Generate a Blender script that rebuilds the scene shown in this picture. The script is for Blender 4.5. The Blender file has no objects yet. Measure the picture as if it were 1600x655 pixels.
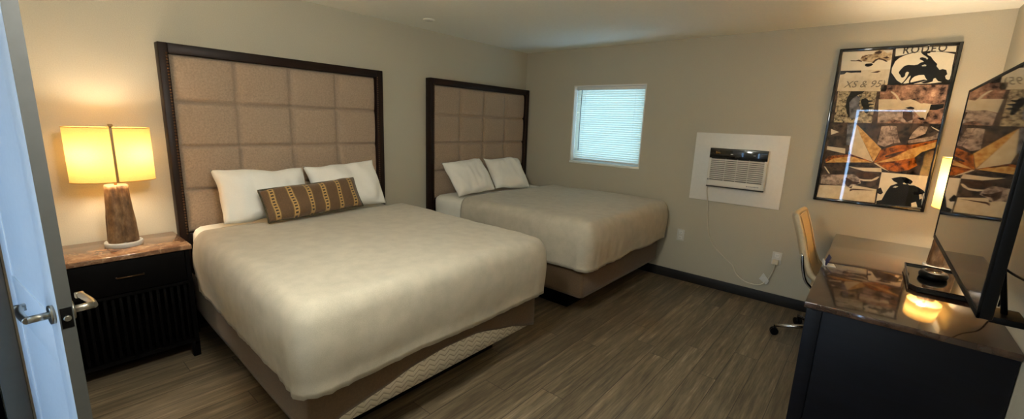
import bpy, bmesh, math, random
from mathutils import Vector, Matrix, noise
random.seed(7)
sc = bpy.context.scene
COL = sc.collection

# ------------------------------------------------------------------ camera
CAM_POS = Vector((3.5955, -4.4662, 1.5673))
YAW, PITCH, ROLL, FPX = .6987, -.2009, .0392, 665.766
F = Vector((-math.sin(YAW)*math.cos(PITCH), math.cos(YAW)*math.cos(PITCH), math.sin(PITCH)))
R = Vector((math.cos(YAW), math.sin(YAW), 0)); U = R.cross(F)
cr, sr = math.cos(ROLL), math.sin(ROLL)
R, U = cr*R + sr*U, -sr*R + cr*U
cam_d = bpy.data.cameras.new('camera'); cam = bpy.data.objects.new('camera', cam_d); COL.objects.link(cam)
cam_d.sensor_width = 36; cam_d.lens = FPX/1600*36; cam_d.clip_start = .02
cam.matrix_world = Matrix(((R.x, U.x, -F.x, CAM_POS.x), (R.y, U.y, -F.y, CAM_POS.y), (R.z, U.z, -F.z, CAM_POS.z), (0, 0, 0, 1)))
sc.camera = cam

# ------------------------------------------------------------------ light and exposure
sc.view_settings.view_transform = 'Standard'; sc.view_settings.look = 'None'
sc.view_settings.gamma = 1; sc.view_settings.use_curve_mapping = False
sc.view_settings.exposure = 1.12
SKY_STRENGTH = 9.0
SKY_COLOR = (.36, .63, 1.0)
LAMP_W, LAMP_COLOR = 8.6, (1.0, .83, .60)
FILL_STRENGTH = 48.0                     # emission strength of the added, unseen fill light's dome
FILL_COLOR = (.98, .97, .87)
world = bpy.data.worlds.new('sky'); sc.world = world; world.use_nodes = True
wn = world.node_tree; wn.nodes['Background'].inputs[0].default_value = (*SKY_COLOR, 1)
wn.nodes['Background'].inputs[1].default_value = SKY_STRENGTH

def area_portal(name, loc, rot, sx, sy):
    l = bpy.data.lights.new(name, 'AREA'); l.shape = 'RECTANGLE'; l.size = sx; l.size_y = sy
    l.cycles.is_portal = True
    o = bpy.data.objects.new(name, l); o.location = loc; o.rotation_euler = rot; COL.objects.link(o)
area_portal('front_daylight_portal', (1.70, -5.44, 1.06), (math.pi/2, 0, 0), .5, 2.0)
area_portal('back_daylight_portal', (1.187, .16, 1.574), (-math.pi/2, 0, 0), .9, .9)
area_portal('door_gap_portal', (3.65, -5.52, 1.0), (math.pi/2, 0, 0), .95, 2.05)

# ------------------------------------------------------------------ material helpers
def srgb(r, g, b):
    f = lambda c: (c/255/12.92) if c/255 <= .04045 else ((c/255+.055)/1.055)**2.4
    return (f(r), f(g), f(b), 1)
class NT:
    def __init__(s, name):
        s.m = bpy.data.materials.new(name); s.m.use_nodes = True; s.t = s.m.node_tree; s.b = s.t.nodes['Principled BSDF']
        s.out = s.t.nodes['Material Output']
    def n(s, typ, **kw):
        x = s.t.nodes.new(typ)
        for k, v in kw.items():
            if k.startswith('i_'):
                key = k[2:]; key = int(key) if key.isdigit() else key
                x.inputs[key].default_value = v
            else: setattr(x, k, v)
        return x
    def l(s, a, b): s.t.links.new(a, b)
    def coord(s, scale=(1, 1, 1), which='Object'):
        tc = s.n('ShaderNodeTexCoord'); mp = s.n('ShaderNodeMapping'); mp.inputs['Scale'].default_value = scale
        s.l(tc.outputs[which], mp.inputs[0]); return mp.outputs[0]
    def noise(s, vec, scale=5, detail=4, rough=.5):
        x = s.n('ShaderNodeTexNoise'); x.inputs['Scale'].default_value = scale; x.inputs['Detail'].default_value = detail
        x.inputs['Roughness'].default_value = rough; s.l(vec, x.inputs['Vector']); return x
    def ramp(s, fac, stops):
        x = s.n('ShaderNodeValToRGB'); e = x.color_ramp.elements
        while len(e) < len(stops): e.new(.5)
        for i, (p, c) in enumerate(stops): e[i].position = p; e[i].color = c
        s.l(fac, x.inputs[0]); return x.outputs[0]
    def math(s, op, a, b=None, c=None):
        x = s.n('ShaderNodeMath', operation=op)
        for i, v in enumerate((a, b, c)):
            if v is None: continue
            if isinstance(v, (int, float)): x.inputs[i].default_value = v
            else: s.l(v, x.inputs[i])
        return x.outputs[0]
    def mix(s, fac, a, b, blend='MIX'):
        x = s.n('ShaderNodeMix', data_type='RGBA', blend_type=blend)
        for sock, v in ((x.inputs[0], fac), (x.inputs[6], a), (x.inputs[7], b)):
            if isinstance(v, (int, float, tuple)): sock.default_value = v
            else: s.l(v, sock)
        return x.outputs[2]
    def bump(s, h, strength=.3, dist=.01):
        x = s.n('ShaderNodeBump'); x.inputs['Strength'].default_value = strength; x.inputs['Distance'].default_value = dist
        s.l(h, x.inputs['Height']); s.l(x.outputs[0], s.b.inputs['Normal'])
    def set(s, **kw):
        for k, v in kw.items():
            i = s.b.inputs[k.replace('_', ' ')]
            if isinstance(v, (int, float, tuple)): i.default_value = v
            else: s.l(v, i)
        return s.m
def plain(name, rgb, rough=.5, metal=0, var=.06, scale=40, bump=0, **kw):
    t = NT(name); c = srgb(*rgb)
    nz = t.noise(t.coord(), scale, 4)
    lo = tuple(max(0, x*(1-var)) for x in c[:3])+(1,); hi = tuple(min(1, x*(1+var)) for x in c[:3])+(1,)
    t.set(Base_Color=t.ramp(nz.outputs['Fac'], [(.3, lo), (.7, hi)]), Roughness=rough, Metallic=metal, **kw)
    if bump: t.bump(nz.outputs['Fac'], bump, .004)
    return t.m
M = {}
M['wall'] = plain('wall_paint', (182, 176, 158), .75, var=.04, scale=160, bump=.25)
M['ceiling'] = plain('ceiling_paint', (238, 237, 226), .9, var=.02, scale=60, bump=.2)
M['white'] = plain('white_paint', (225, 224, 218), .45, var=.02)
M['doorwhite'] = plain('door_white_paint', (232, 234, 236), .35, var=.02)
M['dooredge'] = plain('door_edge_grey', (74, 75, 74), .6, var=.04)
M['jamb'] = plain('jamb_paint', (92, 86, 76), .6, var=.04)
M['black_base'] = plain('black_vinyl', (15, 13, 12), .55)
M['darkwood'] = None
M['chrome'] = plain('chrome', (200, 200, 200), .12, 1, var=.01)
M['nickel'] = plain('brushed_nickel', (175, 170, 160), .28, 1, var=.03)
M['black_plastic'] = plain('black_plastic', (8, 8, 9), .45, Specular_IOR_Level=.14)
M['black_gloss'] = plain('black_gloss', (8, 8, 9), .08, Coat_Weight=.5)
M['ac_white'] = plain('ac_white_plastic', (214, 210, 200), .45, var=.02)
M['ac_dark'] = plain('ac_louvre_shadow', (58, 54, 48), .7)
M['plate'] = plain('outlet_white', (206, 204, 196), .4, var=.02)
M['cord'] = plain('cord_white', (205, 198, 180), .5, var=.02)
M['bronze'] = plain('nail_bronze', (92, 66, 42), .35, .8)
M['brass'] = plain('aged_brass', (156, 120, 66), .5, 0)
M['cloth_black'] = plain('black_cloth', (7, 6, 6), 1.0, Specular_IOR_Level=0.0)
M['blue_card'] = plain('blue_card', (40, 44, 92), .5)
M['white_card'] = plain('white_card', (220, 220, 215), .5)
M['steel'] = plain('steel', (130, 130, 132), .35, .8)

def m_wood(name, a, b, rough, axis, spec=.5):
    t = NT(name); s = {'x': (3, 40, 40), 'y': (40, 3, 40), 'z': (40, 40, 3)}[axis]
    nz = t.noise(t.coord(s), 1.0, 6, .6)
    t.set(Base_Color=t.ramp(nz.outputs['Fac'], [(.3, srgb(*a)), (.7, srgb(*b))]), Roughness=rough, Specular_IOR_Level=spec); t.bump(nz.outputs['Fac'], .08, .003)
    return t.m
M['darkwood'] = m_wood('espresso_wood', (20, 11, 8), (38, 22, 16), .45, 'z', .22)
M['darkwood_h'] = m_wood('espresso_wood_rail', (20, 11, 8), (38, 22, 16), .45, 'y', .22)
M['blackwood'] = m_wood('black_stained_wood', (5, 4, 4), (9, 7, 7), .55, 'z', .08)
M['deskwood'] = m_wood('navy_black_wood', (8, 9, 14), (13, 15, 23), .42, 'x', .22)

def m_fabric(name, rgb, var=.2, sc1=55, sc2=420, bump=.3, rough=.9, sheen=.2):
    t = NT(name); c = srgb(*rgb); v = t.coord()
    a = t.noise(v, sc1, 3); b = t.noise(v, sc2, 2)
    f = t.math('ADD', t.math('MULTIPLY', a.outputs['Fac'], .5), t.math('MULTIPLY', b.outputs['Fac'], .5))
    lo = tuple(x*(1-var) for x in c[:3])+(1,); hi = tuple(min(1, x*(1+var)) for x in c[:3])+(1,)
    t.set(Base_Color=t.ramp(f, [(.38, lo), (.62, hi)]), Roughness=rough, Sheen_Weight=sheen)
    t.bump(f, bump, .004); return t.m
M['upholstery'] = m_fabric('taupe_chenille', (160, 138, 117), .20, 90, 420, .35)
M['duvet'] = m_fabric('cream_plush_duvet', (178, 170, 153), .09, 14, 300, .18, .95, .15)
M['sheet'] = m_fabric('white_sheet', (232, 228, 216), .03, 10, 200, .12)
M['pillow'] = m_fabric('white_pillowcase', (232, 229, 220), .03, 10, 200, .15)
M['basecloth'] = m_fabric('brown_base_fabric', (92, 71, 48), .15, 90, 500, .3)
M['tan_leather'] = plain('tan_leather', (205, 184, 148), .5, var=.06, scale=80, bump=.15)

def m_quilt():
    t = NT('quilted_ticking'); tc = t.n('ShaderNodeTexCoord'); sp = t.n('ShaderNodeSeparateXYZ'); t.l(tc.outputs['Object'], sp.inputs[0])
    zig = t.math('PINGPONG', t.math('MULTIPLY', sp.outputs[1], 1), .035)
    w = t.math('SINE', t.math('MULTIPLY', t.math('ADD', sp.outputs[2], t.math('MULTIPLY', zig, .7)), 210))
    w2 = t.math('ADD', t.math('MULTIPLY', w, .5), .5)
    t.set(Base_Color=t.ramp(w2, [(.0, srgb(176, 168, 152)), (.25, srgb(226, 220, 206))]), Roughness=.85); t.bump(w2, .35, .006); return t.m
M['quilt'] = m_quilt()

def m_floor():
    t = NT('vinyl_plank_floor'); tc = t.n('ShaderNodeTexCoord'); sp = t.n('ShaderNodeSeparateXYZ'); t.l(tc.outputs['Object'], sp.inputs[0])
    x, y = sp.outputs[0], sp.outputs[1]
    rx = t.math('DIVIDE', x, .152); row = t.math('FLOOR', rx)
    wn1 = t.n('ShaderNodeTexWhiteNoise', noise_dimensions='1D'); t.l(row, wn1.inputs['W'])
    ry = t.math('ADD', t.math('DIVIDE', y, 1.22), t.math('MULTIPLY', wn1.outputs['Value'], 5.3)); colm = t.math('FLOOR', ry)
    cb = t.n('ShaderNodeCombineXYZ'); t.l(row, cb.inputs[0]); t.l(colm, cb.inputs[1])
    wn2 = t.n('ShaderNodeTexWhiteNoise', noise_dimensions='2D'); t.l(cb.outputs[0], wn2.inputs['Vector'])
    gv = t.n('ShaderNodeCombineXYZ')
    t.l(t.math('ADD', t.math('MULTIPLY', x, 26), t.math('MULTIPLY', wn2.outputs['Value'], 50)), gv.inputs[0])
    t.l(t.math('MULTIPLY', y, 1.5), gv.inputs[1]); t.l(t.math('MULTIPLY', wn2.outputs['Value'], 30), gv.inputs[2])
    g1 = t.noise(gv.outputs[0], 1.0, 6, .62); g2 = t.noise(gv.outputs[0], 4.5, 4, .6)
    f = t.math('ADD', t.math('MULTIPLY', g1.outputs['Fac'], .62), t.math('MULTIPLY', g2.outputs['Fac'], .38))
    c = t.ramp(f, [(.30, srgb(60, 50, 38)), (.45, srgb(97, 84, 66)), (.57, srgb(124, 110, 88)), (.72, srgb(172, 156, 130))])
    tone = t.math('ADD', t.math('MULTIPLY', wn2.outputs['Value'], .34), .80)
    c2 = t.mix(1.0, c, tone, 'MULTIPLY')
    fx = t.math('FRACT', rx); fy = t.math('FRACT', ry)
    ex = t.math('MINIMUM', fx, t.math('SUBTRACT', 1, fx)); ey = t.math('MULTIPLY', t.math('MINIMUM', fy, t.math('SUBTRACT', 1, fy)), 8)
    seam = t.math('LESS_THAN', t.math('MINIMUM', ex, ey), .011)
    t.set(Base_Color=t.mix(seam, c2, srgb(52, 42, 33)), Roughness=t.math('ADD', t.math('MULTIPLY', f, .25), .32))
    t.bump(t.math('SUBTRACT', f, seam), .12, .004); return t.m
M['floor'] = m_floor()

def m_marble():
    t = NT('brown_marble_laminate'); v = t.coord((1, 1, 1))
    w = t.noise(v, 4, 5, .6); ad = t.n('ShaderNodeVectorMath', operation='ADD'); sc_ = t.n('ShaderNodeVectorMath', operation='SCALE')
    t.l(w.outputs['Color'], sc_.inputs[0]); sc_.inputs['Scale'].default_value = .35; t.l(v, ad.inputs[0]); t.l(sc_.outputs[0], ad.inputs[1])
    vor = t.n('ShaderNodeTexVoronoi', feature='DISTANCE_TO_EDGE'); vor.inputs['Scale'].default_value = 9; t.l(ad.outputs[0], vor.inputs['Vector'])
    vein = t.ramp(vor.outputs['Distance'], [(.0, (1, 1, 1, 1)), (.07, (0, 0, 0, 1))])
    nz = t.noise(ad.outputs[0], 7, 8, .68)
    c = t.ramp(nz.outputs['Fac'], [(.3, srgb(70, 46, 34)), (.5, srgb(118, 84, 62)), (.68, srgb(160, 124, 94))])
    t.set(Base_Color=t.mix(t.math('MULTIPLY', vein, .35), c, srgb(190, 158, 124)), Roughness=.12, Coat_Weight=.3, Coat_Roughness=.05); return t.m
M['marble'] = m_marble()
def m_marble_dark():
    t = NT('dark_marble_laminate'); v = t.coord((1, 1, 1))
    nz = t.noise(v, 6, 8, .68)
    c = t.ramp(nz.outputs['Fac'], [(.32, srgb(40, 26, 19)), (.5, srgb(62, 42, 31)), (.68, srgb(92, 68, 50))])
    t.set(Base_Color=c, Roughness=.09, Coat_Weight=.6, Coat_Roughness=.04, IOR=1.55); return t.m
M['marble_dark'] = m_marble_dark()

def m_shade():
    t = NT('lamp_shade_linen'); t.t.nodes.remove(t.b)
    d = t.n('ShaderNodeBsdfDiffuse'); tr = t.n('ShaderNodeBsdfTranslucent'); mx = t.n('ShaderNodeMixShader'); mx.inputs[0].default_value = .25
    nz = t.noise(t.coord((120, 120, 700)), 1, 2)
    c = t.ramp(nz.outputs['Fac'], [(.3, (.52, .335, .105, 1)), (.7, (.58, .38, .13, 1))])
    t.l(c, d.inputs[0]); t.l(c, tr.inputs[0]); t.l(d.outputs[0], mx.inputs[1]); t.l(tr.outputs[0], mx.inputs[2]); t.l(mx.outputs[0], t.out.inputs[0]); return t.m
M['shade'] = m_shade()
def m_blind():
    t = NT('white_blind_slat'); t.t.nodes.remove(t.b)
    d = t.n('ShaderNodeBsdfDiffuse'); tr = t.n('ShaderNodeBsdfTranslucent'); mx = t.n('ShaderNodeMixShader'); mx.inputs[0].default_value = .33
    nz = t.noise(t.coord(), 30, 2); c = t.ramp(nz.outputs['Fac'], [(.3, (.88, .88, .76, 1)), (.7, (.92, .92, .80, 1))])
    t.l(c, d.inputs[0]); t.l(c, tr.inputs[0]); t.l(d.outputs[0], mx.inputs[1]); t.l(tr.outputs[0], mx.inputs[2]); t.l(mx.outputs[0], t.out.inputs[0]); return t.m
M['blind'] = m_blind()
def m_pane(name, rough=.01, tint=(1, 1, 1, 1), ior=1.5):
    t = NT(name); t.t.nodes.remove(t.b)
    fr = t.n('ShaderNodeFresnel'); fr.inputs['IOR'].default_value = ior
    tp = t.n('ShaderNodeBsdfTransparent'); tp.inputs[0].default_value = tint
    gl = t.n('ShaderNodeBsdfGlossy'); gl.inputs['Roughness'].default_value = rough
    nz = t.noise(t.coord(), 3, 1); t.l(t.ramp(nz.outputs['Fac'], [(.4, (.97, .97, .97, 1)), (.6, (1, 1, 1, 1))]), gl.inputs[0])
    mx = t.n('ShaderNodeMixShader'); gm = t.n('ShaderNodeNewGeometry'); t.l(t.math('MULTIPLY', fr.outputs[0], t.math('SUBTRACT', 1, gm.outputs['Backfacing'])), mx.inputs[0]); t.l(tp.outputs[0], mx.inputs[1]); t.l(gl.outputs[0], mx.inputs[2]); t.l(mx.outputs[0], t.out.inputs[0]); return t.m
M['glass'] = m_pane('tinted_window_glass', tint=(.46, .48, .465, 1))
M['film_glass'] = m_pane('tinted_front_glass', tint=(.50, .51, .52, 1))
M['picture_glass'] = m_pane('picture_glass', .015)
M['acrylic'] = NT('clear_acrylic').set(Base_Color=(.95, .93, .88, 1), Roughness=.12, Transmission_Weight=.45, IOR=1.45)
M['screen'] = NT('tv_screen_glass').set(Base_Color=(.004, .004, .005, 1), Roughness=.03, IOR=1.52, Coat_Weight=.4, Coat_Roughness=.02)
def m_bark():
    t = NT('bark_ceramic'); v = t.coord((1, 1, .45)); nz = t.noise(v, 38, 6, .65); n2 = t.noise(v, 12, 4)
    f = t.math('ADD', t.math('MULTIPLY', nz.outputs['Fac'], .6), t.math('MULTIPLY', n2.outputs['Fac'], .4))
    t.set(Base_Color=t.ramp(f, [(.34, srgb(62, 44, 30)), (.5, srgb(112, 84, 56)), (.64, srgb(154, 124, 90))]), Roughness=.55); t.bump(f, .6, .01); return t.m
M['bark'] = m_bark()
def m_cushion():
    t = NT('striped_cushion_weave'); tc = t.n('ShaderNodeTexCoord'); sp = t.n('ShaderNodeSeparateXYZ'); t.l(tc.outputs['Object'], sp.inputs[0])
    u, v = sp.outputs[1], sp.outputs[2]            # along the length, across it
    p = t.math('FRACT', t.math('DIVIDE', t.math('ADD', u, 1.028), .114))
    d = t.math('ABSOLUTE', t.math('SUBTRACT', p, .5))
    band = t.math('LESS_THAN', d, .17)
    dotv = t.math('LESS_THAN', t.math('ABSOLUTE', t.math('SUBTRACT', t.math('FRACT', t.math('DIVIDE', v, .021)), .5)), .24)
    dot = t.math('MULTIPLY', t.math('LESS_THAN', d, .075), dotv)
    edge = t.math('MULTIPLY', t.math('GREATER_THAN', d, .135), band)
    nz = t.noise(t.coord((60, 240, 240)), 1, 3)
    base = t.ramp(nz.outputs['Fac'], [(.3, srgb(78, 56, 34)), (.7, srgb(108, 79, 48))])
    bcol = t.ramp(nz.outputs['Fac'], [(.3, srgb(150, 116, 64)), (.7, srgb(190, 152, 92))])
    c = t.mix(band, base, bcol); c = t.mix(edge, c, srgb(120, 96, 52)); c = t.mix(dot, c, srgb(44, 34, 22))
    t.set(Base_Color=c, Roughness=.8, Sheen_Weight=.2); t.bump(nz.outputs['Fac'], .3, .003); return t.m
M['cushion'] = m_cushion()
M['piping'] = plain('cushion_piping', (66, 58, 34), .8)

# ------------------------------------------------------------------ mesh helpers
class MB:
    """collects shapes (world or local coordinates) and links them as ONE mesh object"""
    def __init__(s): s.bm = bmesh.new(); s.mats = []
    def mi(s, m):
        m = M[m] if isinstance(m, str) else m
        if m not in s.mats: s.mats.append(m)
        return s.mats.index(m)
    def box(s, x0, x1, y0, y1, z0, z1, m, bev=0, seg=2):
        k = s.mi(m); b = bmesh.new(); bmesh.ops.create_cube(b, size=1)
        for v in b.verts: v.co = Vector(((x0+x1)/2+v.co.x*(x1-x0), (y0+y1)/2+v.co.y*(y1-y0), (z0+z1)/2+v.co.z*(z1-z0)))
        if bev: bmesh.ops.bevel(b, geom=b.edges[:], offset=min(bev, .45*min(x1-x0, y1-y0, z1-z0)), segments=seg, affect='EDGES', profile=.5)
        s.merge(b, k, bev > 0); return s
    def merge(s, b, k, smooth=False):
        mp = {v: s.bm.verts.new(v.co) for v in b.verts}
        for f in b.faces:
            try: nf = s.bm.faces.new([mp[v] for v in f.verts])
            except ValueError: continue
            nf.material_index = k; nf.smooth = smooth
        b.free()
    def poly(s, pts, m, smooth=False):
        f = s.bm.faces.new([s.bm.verts.new(p) for p in pts]); f.material_index = s.mi(m); f.smooth = smooth; return f
    def loft(s, rings, m, closed=True, caps=True, smooth=True):
        k = s.mi(m); rs = [[s.bm.verts.new(p) for p in r] for r in rings]; n = len(rs[0])
        for a, b in zip(rs, rs[1:]):
            for i in range(n if closed else n-1):
                j = (i+1) % n
                f = s.bm.faces.new([a[i], a[j], b[j], b[i]]); f.material_index = k; f.smooth = smooth
        if caps and closed:
            for r, rv in ((rs[0], True), (rs[-1], False)):
                f = s.bm.faces.new(list(reversed(r)) if rv else r); f.material_index = k
        return s
    def lathe(s, prof, c, m, n=28, caps=True, sx=1, sy=1):
        return s.loft([[(c[0]+r*sx*math.cos(a), c[1]+r*sy*math.sin(a), c[2]+z) for a in [2*math.pi*i/n for i in range(n)]] for r, z in prof], m, caps=caps)
    def tube(s, pts, r, m, n=8, caps=True):
        pts = [Vector(p) for p in pts]; rings = []; up = None
        for i, p in enumerate(pts):
            d = (pts[min(i+1, len(pts)-1)]-pts[max(i-1, 0)]).normalized()
            if up is None: up = d.orthogonal().normalized()
            up = (up-d*up.dot(d)).normalized(); q = d.cross(up)
            rr = r[i] if isinstance(r, (list, tuple)) else r
            rings.append([p+up*rr*math.cos(2*math.pi*j/n)+q*rr*math.sin(2*math.pi*j/n) for j in range(n)])
        return s.loft(rings, m, caps=caps)
    def ball(s, c, r, m, u=10, v=7, sc=(1, 1, 1)):
        b = bmesh.new(); bmesh.ops.create_uvsphere(b, u_segments=u, v_segments=v, radius=r)
        for w in b.verts: w.co = Vector((c[0]+w.co.x*sc[0], c[1]+w.co.y*sc[1], c[2]+w.co.z*sc[2]))
        s.merge(b, s.mi(m), True); return s
    def build(s, name, parent=None, local=False, **props):
        bmesh.ops.recalc_face_normals(s.bm, faces=s.bm.faces[:])
        me = bpy.data.meshes.new(name); 
        if parent is not None and not local:
            inv = Matrix.LocRotScale(parent.location, parent.rotation_euler, None).inverted()
            for v in s.bm.verts: v.co = inv @ v.co
        s.bm.to_mesh(me); s.bm.free()
        for m in s.mats: me.materials.append(m)
        o = bpy.data.objects.new(name, me); COL.objects.link(o)
        if parent is not None:
            o.parent = parent
        for k, v in props.items(): o[k] = v
        return o
def smooth_path(pts, k=6):
    P = [Vector(p) for p in pts]; P = [2*P[0]-P[1]]+P+[2*P[-1]-P[-2]]; out = []
    for i in range(1, len(P)-2):
        for j in range(k):
            t = j/k; a, b, c, d = P[i-1:i+3]
            out.append(.5*((2*b)+(c-a)*t+(2*a-5*b+4*c-d)*t*t+(3*b-a-3*c+d)*t**3))
    return out+[P[-2]]
def thing(name, label, cat, loc=(0, 0, 0), rot=(0, 0, 0), group=None):
    o = bpy.data.objects.new(name, None); COL.objects.link(o); o.location = loc; o.rotation_euler = rot; o.empty_display_size = .1
    o['label'] = label; o['category'] = cat
    if group: o['group'] = group
    return o
def tag(o, label, cat, group=None):
    o['label'] = label; o['category'] = cat
    if group: o['group'] = group
    return o
def struct(mb, name, parent=None):
    o = mb.build(name, parent)
    if parent is None: o['kind'] = 'structure'
    return o
def struct_empty(name, loc=(0, 0, 0), rot=(0, 0, 0)):
    o = bpy.data.objects.new(name, None); COL.objects.link(o); o.location = loc; o.rotation_euler = rot; o['kind'] = 'structure'; return o
def rounded_box(mb, lo, hi, r, m, step=.04, disp=None, keep=None):
    """a finely gridded box with rounded edges, displaced by disp(point, normal)"""
    lo, hi = Vector(lo), Vector(hi); b = bmesh.new(); n = [max(2, round((hi[i]-lo[i])/step)) for i in range(3)]
    il, ih = lo+Vector((r,)*3), hi-Vector((r,)*3)
    for ax in range(3):
        a1, a2 = [i for i in range(3) if i != ax]
        for side in (lo, hi):
            g = []
            for i in range(n[a1]+1):
                row = []
                for j in range(n[a2]+1):
                    p = Vector((0, 0, 0)); p[ax] = side[ax]; p[a1] = lo[a1]+(hi[a1]-lo[a1])*i/n[a1]; p[a2] = lo[a2]+(hi[a2]-lo[a2])*j/n[a2]
                    row.append(b.verts.new(p))
                g.append(row)
            for i in range(n[a1]):
                for j in range(n[a2]): b.faces.new([g[i][j], g[i+1][j], g[i+1][j+1], g[i][j+1]])
    bmesh.ops.remove_doubles(b, verts=b.verts[:], dist=step*.05)
    if keep:
        bmesh.ops.recalc_face_normals(b, faces=b.faces[:])
        bad = [f for f in b.faces if not keep(f.calc_center_median(), f.normal)]
        bmesh.ops.delete(b, geom=bad, context='FACES')
    for v in b.verts:
        q = Vector([min(max(v.co[i], il[i]), ih[i]) for i in range(3)]); d = v.co-q
        nn = d.normalized() if d.length > 1e-9 else Vector((0, 0, 1))
        p = q+nn*r
        v.co = p+(disp(p, nn) if disp else Vector())
    bmesh.ops.recalc_face_normals(b, faces=b.faces[:])
    mb.merge(b, mb.mi(m), True)

# ================================================================== ROOM SHELL
XR, H, YF = 4.16, 2.44, -5.4
WX0, WX1, WZ0, WZ1 = .7365, 1.637, 1.122, 2.026
struct(MB().box(-.1, XR+.1, YF-.12, .15, -.12, 0, 'floor'), 'floor')
struct(MB().box(-.1, XR+.1, YF-.12, .15, H, H+.1, 'ceiling'), 'ceiling')
struct(MB().box(-.1, 0, YF, 0, 0, H, 'wall'), 'wall_left')
struct(MB().box(XR, XR+.1, YF, 0, 0, H, 'wall'), 'wall_right')
def holed(mb, axis, a0, a1, y0, y1, holes, m='wall'):
    """a wall along X (axis 0) or Y (axis 1) with rectangular holes (a0, a1, z0, z1)"""
    cuts = sorted({a0, a1, *[h[0] for h in holes], *[h[1] for h in holes]})
    for c0, c1 in zip(cuts, cuts[1:]):
        zs = [(0, H)]
        for h in holes:
            if h[0] <= c0 and c1 <= h[1]:
                zs = [z for lo, hi in zs for z in ((lo, min(hi, h[2])), (max(lo, h[3]), hi)) if z[1]-z[0] > 1e-4]
        for lo, hi in zs:
            if axis == 0: mb.box(c0, c1, y0, y1, lo, hi, m)
            else: mb.box(y0, y1, c0, c1, lo, hi, m)
    return mb
struct(holed(MB(), 0, -.1, XR+.1, 0, .15, [(WX0, WX1, WZ0, WZ1)]), 'wall_back')
struct(holed(MB(), 0, -.1, XR+.1, YF-.12, YF, [(1.45, 1.95, .06, 2.06), (3.2, 4.1, 0, 2.03)]), 'wall_front')
struct(MB().box(0, 1.05, -4.62, -4.52, 0, H, 'wall'), 'wall_bathroom')
struct(holed(MB(), 1, YF, -4.52, 1.05, 1.15, [(-5.32, -4.60, 0, 2.06)]), 'wall_partition')
b = MB()
for z in (0,): 
    b.box(1.15, 1.165, -4.60, -4.535, 0, 2.12, 'jamb', .003); b.box(1.15, 1.165, -5.385, -5.32, 0, 2.12, 'jamb', .003)
    b.box(1.15, 1.165, -5.385, -4.535, 2.06, 2.12, 'jamb', .003)
struct(b, 'trim_1')
for nm, a in (('baseboard_back', (.012, XR-.012, -.012, 0, 0, .098)), ('baseboard_left', (0, .012, -4.52, 0, 0, .098)),
              ('baseboard_right', (XR-.012, XR, YF, 0, 0, .098))):
    struct(MB().box(*a, 'black_base', .003), nm)

# window_1: recessed, white frame, sill, pane
w1 = struct_empty('window_1', ((WX0+WX1)/2, .1, WZ0))
b = MB()
b.box(WX0, WX0+.012, 0, .15, WZ0, WZ1, 'white'); b.box(WX1-.012, WX1, 0, .15, WZ0, WZ1, 'white')
b.box(WX0, WX1, 0, .15, WZ1-.012, WZ1, 'white')
struct(b, 'window_reveal', w1)
b = MB(); b.box(WX0, WX1, -.012, .15, WZ0-.004, WZ0+.02, 'white', .004); struct(b, 'window_sill', w1)
b = MB()
fx0, fx1, fz0, fz1 = WX0+.012, WX1-.012, WZ0+.02, WZ1-.012
b.box(fx0, fx0+.04, .1, .14, fz0, fz1, 'white', .004); b.box(fx1-.04, fx1, .1, .14, fz0, fz1, 'white', .004)
b.box(fx0, fx1, .1, .14, fz0, fz0+.04, 'white', .004); b.box(fx0, fx1, .1, .14, fz1-.04, fz1, 'white', .004)
struct(b, 'window_frame', w1)
struct(MB().box(fx0+.03, fx1-.03, .118, .122, fz0+.03, fz1-.03, 'glass'), 'window_pane', w1)

# added_window_2 in the front wall, unseen: put in to throw daylight on the open door
w2 = struct_empty('added_window_2', (1.70, YF-.06, .06))
b = MB()
for a in ((1.45, 1.49, .06, 2.06), (1.91, 1.95, .06, 2.06), (1.49, 1.91, .06, .11), (1.49, 1.91, 2.01, 2.06)):
    b.box(a[0], a[1], YF-.09, YF-.03, a[2], a[3], 'white', .004)
struct(b, 'window_frame', w2)
struct(MB().box(1.485, 1.915, YF-.063, YF-.057, .105, 2.015, 'film_glass'), 'window_pane', w2)
# added_door_2, unseen slab put in the entry doorway, undersized so daylight rims its side and top
d2 = struct_empty('added_door_2', (4.1, YF-.06, 0))
b = MB(); b.box(3.240, 4.10, YF-.085, YF-.04, .004, 2.005, 'doorwhite', .003)
for z0, z1 in ((.15, .85), (1.05, 1.85)): b.box(3.36, 3.98, YF-.04, YF-.034, z0, z1, 'doorwhite', .003)
struct(b, 'door_panel', d2)

# door_1: bathroom door standing open on the left
HX, HY = 1.19, -4.528; ang = math.atan2(-4.433-HY, 1.946-HX); DL = math.hypot(1.946-HX, -4.433-HY)
d1 = struct_empty('door_1', (HX, HY, 0), (0, 0, ang))
TH = .030                                   # door lies along local x 0..DL, visible face at y = 0, thickness to +y
b = MB()
ST = .115
b.box(0, DL, .004, TH-.004, .012, 2.04, 'doorwhite')
for y0, y1 in ((0, .006), (TH-.006, TH)):
    b.box(0, ST, y0, y1, .012, 2.04, 'doorwhite', .003); b.box(DL-ST, DL, y0, y1, .012, 2.04, 'doorwhite', .003)
    for z0, z1 in ((.012, .24), (.80, .96+.0), (1.90, 2.04)): b.box(ST-.002, DL-ST+.002, y0, y1, z0, z1, 'doorwhite', .003)
struct(b, 'door_panel', d1) if False else b.build('door_panel', d1, local=True)
b = MB(); b.box(DL, DL+.002, 0, TH, .012, 2.04, 'dooredge'); b.build('door_edge', d1, local=True)
LZ = .985
b = MB(); b.box(DL+.002, DL+.0035, .003, TH-.003, LZ-.03, LZ+.03, 'black_plastic', .0008); b.build('latch_plate', d1, local=True)
b = MB(); b.tube([(DL+.003, TH/2, LZ), (DL+.012, TH/2, LZ)], [.0085, .0075], 'nickel', 14); b.build('latch_bolt', d1, local=True)
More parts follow.
